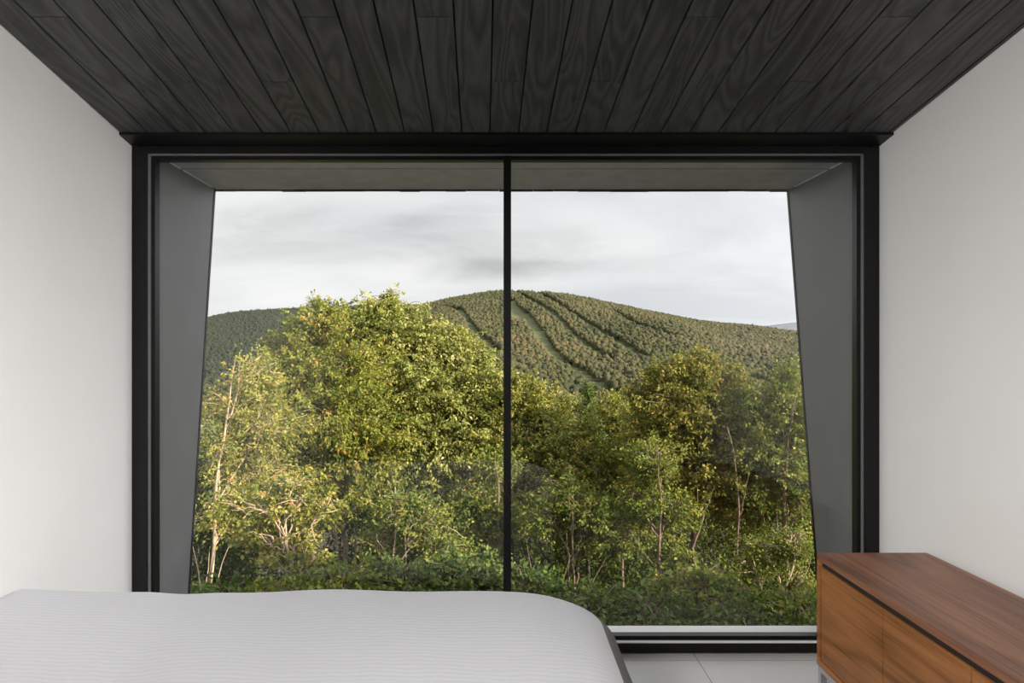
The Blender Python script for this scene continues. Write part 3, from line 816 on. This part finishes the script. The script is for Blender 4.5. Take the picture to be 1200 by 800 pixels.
tree('broadleaf_tree', 'deeper green tree close against the right fin',
     [(917, 740, 9.2), (921, 650, 9.2), (918, 580, 9.2), (922, 520, 9.2), (940, 430, 9.2)],
     [(944, 436, 9.2, 20, 20, .4), (925, 466, 9.2, 38, 28, .6), (890, 490, 9.4, 36, 30, .6), (950, 500, 9.1, 36, 40, .6), (915, 530, 9.1, 46, 38, .7), (955, 570, 9, 36, 44, .6), (900, 590, 9.2, 40, 36, .6)],
     14500, .072, 'leaf_green', 'bark', 0.045, 18, back=.45,
     extra=[([(921, 618, 9.2), (934, 604, 9.1), (952, 588, 9.1)], .02), ([(884, 700, 9.0), (900, 672, 9.0), (914, 640, 9.0), (910, 600, 9.0)], .035), ([(922, 540, 9.2), (934, 532, 9.2), (950, 522, 9.2)], .016)])
# slender understorey
tree('maple_sapling', 'small yellow leaved maple low in front of the olive and gold tree',
     [(346, 700, 7.0), (343, 668, 7.0), (336, 640, 7.0), (330, 615, 7.0), (318, 590, 7.0)],
     [(300, 604, 7, 34, 9, .35), (345, 592, 7, 28, 10, .35), (285, 628, 6.9, 22, 9, .3), (352, 634, 7, 22, 12, .3), (318, 650, 6.9, 30, 10, .3), (362, 660, 7, 18, 9, .25), (330, 572, 7.1, 26, 12, .3), (262, 590, 7, 24, 12, .3), (382, 596, 7.1, 14, 12, .25)],
     2300, .085, 'leaf_yellow', 'bark_pale', 0.026, 21, back=.2, aspect=.75, per=24, spread=.09,
     extra=[([(334, 628, 7.0), (318, 604, 7.0), (300, 594, 7.0), (272, 598, 7.0)], .012), ([(332, 620, 7.0), (338, 604, 7.0), (352, 596, 7.0)], .010), ([(340, 650, 7.0), (322, 640, 7.0), (306, 634, 7.0)], .010)])
tree('sapling', 'slender straight stemmed sapling with a low side branch, left of the gold crowned tree',
     [(774, 735, 8.6), (774, 680, 8.6), (773, 610, 8.6), (770, 520, 8.6)],
     [(770, 540, 8.6, 32, 24, .4), (752, 590, 8.5, 28, 22, .4), (796, 600, 8.6, 30, 22, .4), (738, 640, 8.5, 26, 18, .35), (790, 650, 8.5, 28, 18, .35)],
     4200, .07, 'leaf_green', 'bark', 0.035, 22, back=.35, extra=[([(773, 630, 8.6), (760, 608, 8.6), (752, 590, 8.6)], .016), ([(772, 668, 8.6), (748, 640, 8.55), (738, 620, 8.5)], .014)])
tree('sapling', 'reddish many stemmed sapling behind the foot of the bed',
     [(674, 715, 8.8), (673, 670, 8.8), (671, 620, 8.8), (668, 570, 8.8)],
     [(668, 585, 8.8, 34, 24, .4), (640, 610, 8.8, 28, 20, .4), (700, 605, 8.7, 30, 22, .4), (690, 640, 8.7, 24, 14, .35)],
     3600, .07, 'leaf_green', 'bark', 0.026, 23, back=.35,
     extra=[([(668, 715, 8.8), (667, 670, 8.8), (664, 620, 8.8)], .018), ([(655, 705, 8.6), (662, 672, 8.6), (668, 650, 8.6)], .014), ([(682, 715, 8.6), (697, 674, 8.6), (712, 650, 8.6)], .016), ([(625, 700, 8.8), (622, 665, 8.8), (616, 630, 8.8)], .016)])
tree('sapling', 'thin pale branched sapling against the bottom of the right fin',
     [(918, 735, 7.6), (925, 705, 7.6), (938, 680, 7.6), (950, 655, 7.6)],
     [(945, 640, 7.6, 24, 16, .3), (905, 650, 7.7, 24, 16, .3), (950, 690, 7.6, 22, 16, .3), (885, 670, 7.7, 24, 14, .3)],
     2600, .07, 'leaf_green', 'bark_pale', 0.016, 24, back=.3)
tree('sapling', 'dark stemmed sapling left of the mullion above the bedspread',
     [(586, 715, 9.4), (586, 650, 9.4), (584, 580, 9.4), (580, 530, 9.4)],
     [(580, 545, 9.4, 30, 24, .4), (555, 590, 9.3, 34, 24, .4), (590, 610, 9.3, 30, 22, .4), (550, 640, 9.2, 34, 18, .4)],
     4000, .07, 'leaf_green', 'bark', 0.035, 25, back=.35, extra=[([(585, 640, 9.4), (578, 620, 9.4), (572, 600, 9.4)], .014)])
tree('sapling', 'leaning sapling with a long bare stem, below the tallest pale tree',
     [(446, 715, 8.0), (455, 690, 8.0), (466, 660, 8.0), (492, 630, 8.0)],
     [(500, 620, 8.0, 38, 22, .4), (465, 600, 8.2, 38, 24, .4), (520, 650, 8.0, 34, 18, .4), (440, 640, 8.2, 34, 16, .4)],
     3800, .075, 'leaf_green', 'bark_pale', 0.02, 26, back=.35)
# shrubs along the foot of the view, each its own plant
shrubs = [('low leafy shrub at the corner of the left fin and bedspread', 262, 700, 6.6, 40, 20, 'leaf_deep'),
          ('bright low shrub in front of the small yellow maple', 330, 700, 6.4, 48, 20, 'leaf_green'),
          ('rounded green shrub right of the small yellow maple', 398, 684, 6.8, 50, 26, 'leaf_green'),
          ('broad green shrub below the tallest pale tree', 468, 682, 7.2, 52, 26, 'leaf_deep'),
          ('tall green shrub left of the mullion just above the bedspread', 540, 676, 7.6, 46, 32, 'leaf_deep'),
          ('dark shrub right of the mullion just above the bedspread', 624, 690, 7.8, 40, 24, 'leaf_deep'),
          ('dark shrub behind the rounded foot of the bed', 700, 712, 7.4, 44, 26, 'leaf_deep'),
          ('feathery shrub on the sill line midway to the sideboard', 760, 722, 7.0, 44, 24, 'leaf_deep'),
          ('bushy green shrub at the foot of the gold crowned tree', 822, 690, 7.4, 56, 28, 'leaf_green'),
          ('low shrub on the sill line left of the sideboard', 860, 724, 6.8, 46, 22, 'leaf_deep'),
          ('leafy shrub squeezed between the sill and the sideboard', 932, 716, 6.9, 40, 26, 'leaf_green')]
for i, (lab, px, py, Y, rx, ry, mt) in enumerate(shrubs):
    tree('shrub', lab, [(px, py + 22, Y), (px + 2, py, Y)],
         [(px, py, Y, rx, ry, .5), (px - rx * .5, py + 8, Y, rx * .6, ry * .8, .45), (px + rx * .5, py + 6, Y, rx * .6, ry * .8, .45)],
         1500, .125, mt, 'bark', 0.014, 40 + i, cat='shrub', group='shrubs below the window', per=16, spread=.13, aspect=.62, twig=.6)

# woods behind the front row and the carpet of undergrowth: nobody could count their leaves
def mass(name, label, cat, n, gen, leaf_len, mat, seed, aspect=.6):
    rng = np.random.default_rng(seed)
    pos = gen(rng, n)
    d = rng.normal(0, 1, (len(pos), 3)) - np.array([0, 0, .3])
    nrm = unit(rng.normal(0, .5, (len(pos), 3)) + np.array([.1, -.3, .9]))
    L = rng.uniform(.7, 1.3, len(pos)) * leaf_len
    tint = np.clip(.42 + .12 * np.sin(pos[:, 0] * 1.3 + pos[:, 1]) + .2 * rng.standard_normal(len(pos)), 0, 1)
    o = leaves_mesh(name, pos, d, nrm, L, L * aspect, tint, M[mat], None)
    return tag(o, label, cat, kind='stuff')
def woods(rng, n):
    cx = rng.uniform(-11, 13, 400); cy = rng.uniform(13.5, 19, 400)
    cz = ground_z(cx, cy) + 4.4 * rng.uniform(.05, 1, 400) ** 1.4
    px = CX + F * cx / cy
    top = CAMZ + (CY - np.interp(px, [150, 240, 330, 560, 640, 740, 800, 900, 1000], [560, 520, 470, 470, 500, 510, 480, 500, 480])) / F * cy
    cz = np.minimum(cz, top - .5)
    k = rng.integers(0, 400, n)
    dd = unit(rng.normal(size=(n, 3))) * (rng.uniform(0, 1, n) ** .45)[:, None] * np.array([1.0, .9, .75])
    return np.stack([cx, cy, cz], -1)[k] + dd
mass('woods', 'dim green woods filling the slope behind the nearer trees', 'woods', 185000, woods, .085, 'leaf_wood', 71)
def under(rng, n):
    y = rng.uniform(6.2, 15, n); x = rng.uniform(-.7, .75, n) * y
    h = .26 + .3 * np.sin(x * 2.6 + 1.7 * np.sin(y * 1.3)) * np.sin(y * 1.9 + x) + .2 * np.sin(y * 2.7 - x * 1.4)
    return np.stack([x, y, ground_z(x, y) + np.clip(h, .05, .8) * rng.uniform(0, 1, n) ** .6], -1)
mass('undergrowth', 'low dark undergrowth carpeting the slope below the window', 'undergrowth', 135000, under, .065, 'leaf_low', 72)

# ------------------------------------------------------------------ sky, sun, fill lights
w = bpy.data.worlds.new('overcast_sky'); bpy.context.scene.world = w
w.use_nodes = True
nt = w.node_tree
bg = nt.nodes['Background']
tc = N(nt, 'ShaderNodeTexCoord')
sep = N(nt, 'ShaderNodeSeparateXYZ'); nt.links.new(tc.outputs['Generated'], sep.inputs[0])
zz = N(nt, 'ShaderNodeMath', operation='MAXIMUM'); zz.inputs[1].default_value = 0.0; nt.links.new(sep.outputs[2], zz.inputs[0])
za = N(nt, 'ShaderNodeMath', operation='ADD'); za.inputs[1].default_value = 0.16; nt.links.new(zz.outputs[0], za.inputs[0])
dx = N(nt, 'ShaderNodeMath', operation='DIVIDE'); nt.links.new(sep.outputs[0], dx.inputs[0]); nt.links.new(za.outputs[0], dx.inputs[1])
dy = N(nt, 'ShaderNodeMath', operation='DIVIDE'); nt.links.new(sep.outputs[1], dy.inputs[0]); nt.links.new(za.outputs[0], dy.inputs[1])
cmb = N(nt, 'ShaderNodeCombineXYZ'); nt.links.new(dx.outputs[0], cmb.inputs[0]); nt.links.new(dy.outputs[0], cmb.inputs[1])
mp = N(nt, 'ShaderNodeMapping'); mp.inputs['Location'].default_value = (3.1, 1.4, 0.0); mp.inputs['Scale'].default_value = (0.8, 1.0, 1.0)
nt.links.new(cmb.outputs[0], mp.inputs['Vector'])
nz = N(nt, 'ShaderNodeTexNoise', Scale=0.62, Detail=7.0, Roughness=0.55, Distortion=0.35)
nt.links.new(mp.outputs[0], nz.inputs['Vector'])
cr = ramp(nt, [(0.34, (0.70, 0.715, 0.745)), (0.46, (0.80, 0.81, 0.83)), (0.54, (0.86, 0.865, 0.875)), (0.66, (0.95, 0.95, 0.95))])
nt.links.new(nz.outputs['Fac'], cr.inputs['Fac'])
# the cloud is brighter on the side where the low sun stands
el = math.radians(23)
to_sun = Vector((0.90 * math.cos(el), -0.436 * math.cos(el), math.sin(el)))
dot = N(nt, 'ShaderNodeVectorMath', operation='DOT_PRODUCT'); dot.inputs[1].default_value = to_sun
nt.links.new(tc.outputs['Generated'], dot.inputs[0])
hf = N(nt, 'ShaderNodeMath', operation='MULTIPLY_ADD'); hf.inputs[1].default_value = 0.5; hf.inputs[2].default_value = 0.5
nt.links.new(dot.outputs['Value'], hf.inputs[0])
pw = N(nt, 'ShaderNodeMath', operation='POWER'); pw.inputs[1].default_value = 4.0
nt.links.new(hf.outputs[0], pw.inputs[0])
gl = N(nt, 'ShaderNodeMath', operation='MULTIPLY_ADD'); gl.inputs[1].default_value = 2.6; gl.inputs[2].default_value = 0.95
nt.links.new(pw.outputs[0], gl.inputs[0])
ml = N(nt, 'ShaderNodeVectorMath', operation='SCALE')
nt.links.new(cr.outputs['Color'], ml.inputs[0]); nt.links.new(gl.outputs[0], ml.inputs['Scale'])
# a long grey cloud bank low in the sky ahead, thinner ones above it
yy = N(nt, 'ShaderNodeMath', operation='MAXIMUM'); yy.inputs[1].default_value = 0.05; nt.links.new(sep.outputs[1], yy.inputs[0])
uu = N(nt, 'ShaderNodeMath', operation='DIVIDE'); nt.links.new(sep.outputs[0], uu.inputs[0]); nt.links.new(yy.outputs[0], uu.inputs[1])
vv_ = N(nt, 'ShaderNodeMath', operation='DIVIDE'); nt.links.new(sep.outputs[2], vv_.inputs[0]); nt.links.new(yy.outputs[0], vv_.inputs[1])
n2 = N(nt, 'ShaderNodeTexNoise', Scale=3.2, Detail=6.0, Roughness=0.6, Distortion=0.5)
mp2 = N(nt, 'ShaderNodeMapping'); mp2.inputs['Scale'].default_value = (1.0, 1.0, 3.6)
cb2 = N(nt, 'ShaderNodeCombineXYZ'); nt.links.new(uu.outputs[0], cb2.inputs[0]); nt.links.new(vv_.outputs[0], cb2.inputs[2])
nt.links.new(cb2.outputs[0], mp2.inputs['Vector']); nt.links.new(mp2.outputs[0], n2.inputs['Vector'])
prev = ml.outputs[0]
for cu, cv, wu, wv, amt in ((-0.16, 0.165, 0.34, 0.045, 0.42), (-0.26, 0.205, 0.22, 0.022, 0.2), (-0.02, 0.125, 0.18, 0.018, 0.22), (0.16, 0.13, 0.22, 0.018, 0.15)):
    terms = []
    for src, c, wd in ((uu, cu, wu), (vv_, cv, wv)):
        a_ = N(nt, 'ShaderNodeMath', operation='SUBTRACT'); a_.inputs[1].default_value = c; nt.links.new(src.outputs[0], a_.inputs[0])
        b_ = N(nt, 'ShaderNodeMath', operation='DIVIDE'); b_.inputs[1].default_value = wd; nt.links.new(a_.outputs[0], b_.inputs[0])
        c_ = N(nt, 'ShaderNodeMath', operation='MULTIPLY'); nt.links.new(b_.outputs[0], c_.inputs[0]); nt.links.new(b_.outputs[0], c_.inputs[1])
        terms.append(c_)
    sm = N(nt, 'ShaderNodeMath', operation='ADD'); nt.links.new(terms[0].outputs[0], sm.inputs[0]); nt.links.new(terms[1].outputs[0], sm.inputs[1])
    # ragged edge
    rg = N(nt, 'ShaderNodeMath', operation='MULTIPLY_ADD'); rg.inputs[1].default_value = 4.5; nt.links.new(n2.outputs['Fac'], rg.inputs[0]); nt.links.new(sm.outputs[0], rg.inputs[2])
    ex = N(nt, 'ShaderNodeMapRange'); ex.inputs['From Min'].default_value = 1.6; ex.inputs['From Max'].default_value = 3.9
    ex.inputs['To Min'].default_value = 1 - amt * 0.6; ex.inputs['To Max'].default_value = 1.0; ex.interpolation_type = 'SMOOTHSTEP'
    nt.links.new(rg.outputs[0], ex.inputs['Value'])
    m2 = N(nt, 'ShaderNodeVectorMath', operation='SCALE'); nt.links.new(prev, m2.inputs[0]); nt.links.new(ex.outputs[0], m2.inputs['Scale'])
    prev = m2.outputs[0]
nt.links.new(prev, bg.inputs['Color'])
bg.inputs['Strength'].default_value = 1.08

sun = bpy.data.lights.new('sun', 'SUN'); sun.energy = 10.2; sun.angle = math.radians(1.0); sun.color = (1.0, 0.86, 0.65)
so_ = bpy.data.objects.new('sun', sun); C.objects.link(so_)
el = math.radians(23)
to_sun = Vector((0.90 * math.cos(el), -0.436 * math.cos(el), math.sin(el)))
so_.rotation_euler = to_sun.to_track_quat('Z', 'Y').to_euler()

# two added fill lights behind the viewer, each aimed across the room at the opposite wall
for sgn in (-1, 1):
    lt = bpy.data.lights.new('fill_light', 'AREA'); lt.shape = 'RECTANGLE'; lt.size = 0.8; lt.size_y = 0.5; lt.energy = 24 if sgn > 0 else 17.5; lt.color = (1.0, 0.975, 0.94)
    lt.spread = math.radians(64)
    lo = bpy.data.objects.new('fill_light', lt); C.objects.link(lo)
    lo.location = (sgn * 1.25, -0.6, 2.45)
    dv = Vector((-sgn * 1.8, 2.3, 0.95)) - lo.location
    lo.rotation_euler = dv.to_track_quat('-Z', 'Y').to_euler()

# ------------------------------------------------------------------ camera and view
cam = bpy.data.cameras.new('camera'); cam.lens = 24.0; cam.sensor_width = 36.0
cam.shift_x = (600 - CX) / 1200.0; cam.shift_y = (CY - 400) / 1200.0
cam.clip_end = 30000; cam.clip_start = 0.05
co = bpy.data.objects.new('camera', cam); C.objects.link(co)
co.location = (0, 0, CAMZ); co.rotation_euler = (math.pi / 2, 0, 0)
sc = bpy.context.scene
sc.camera = co
sc.view_settings.view_transform = 'Standard'
sc.view_settings.look = 'None'
sc.view_settings.exposure = 0.0
sc.view_settings.gamma = 1.0
sc.view_settings.use_curve_mapping = False
sc.cycles.use_denoising = True
sc.cycles.max_bounces = 8
sc.cycles.diffuse_bounces = 5
sc.cycles.transparent_max_bounces = 16
sc.cycles.sample_clamp_indirect = 6.0
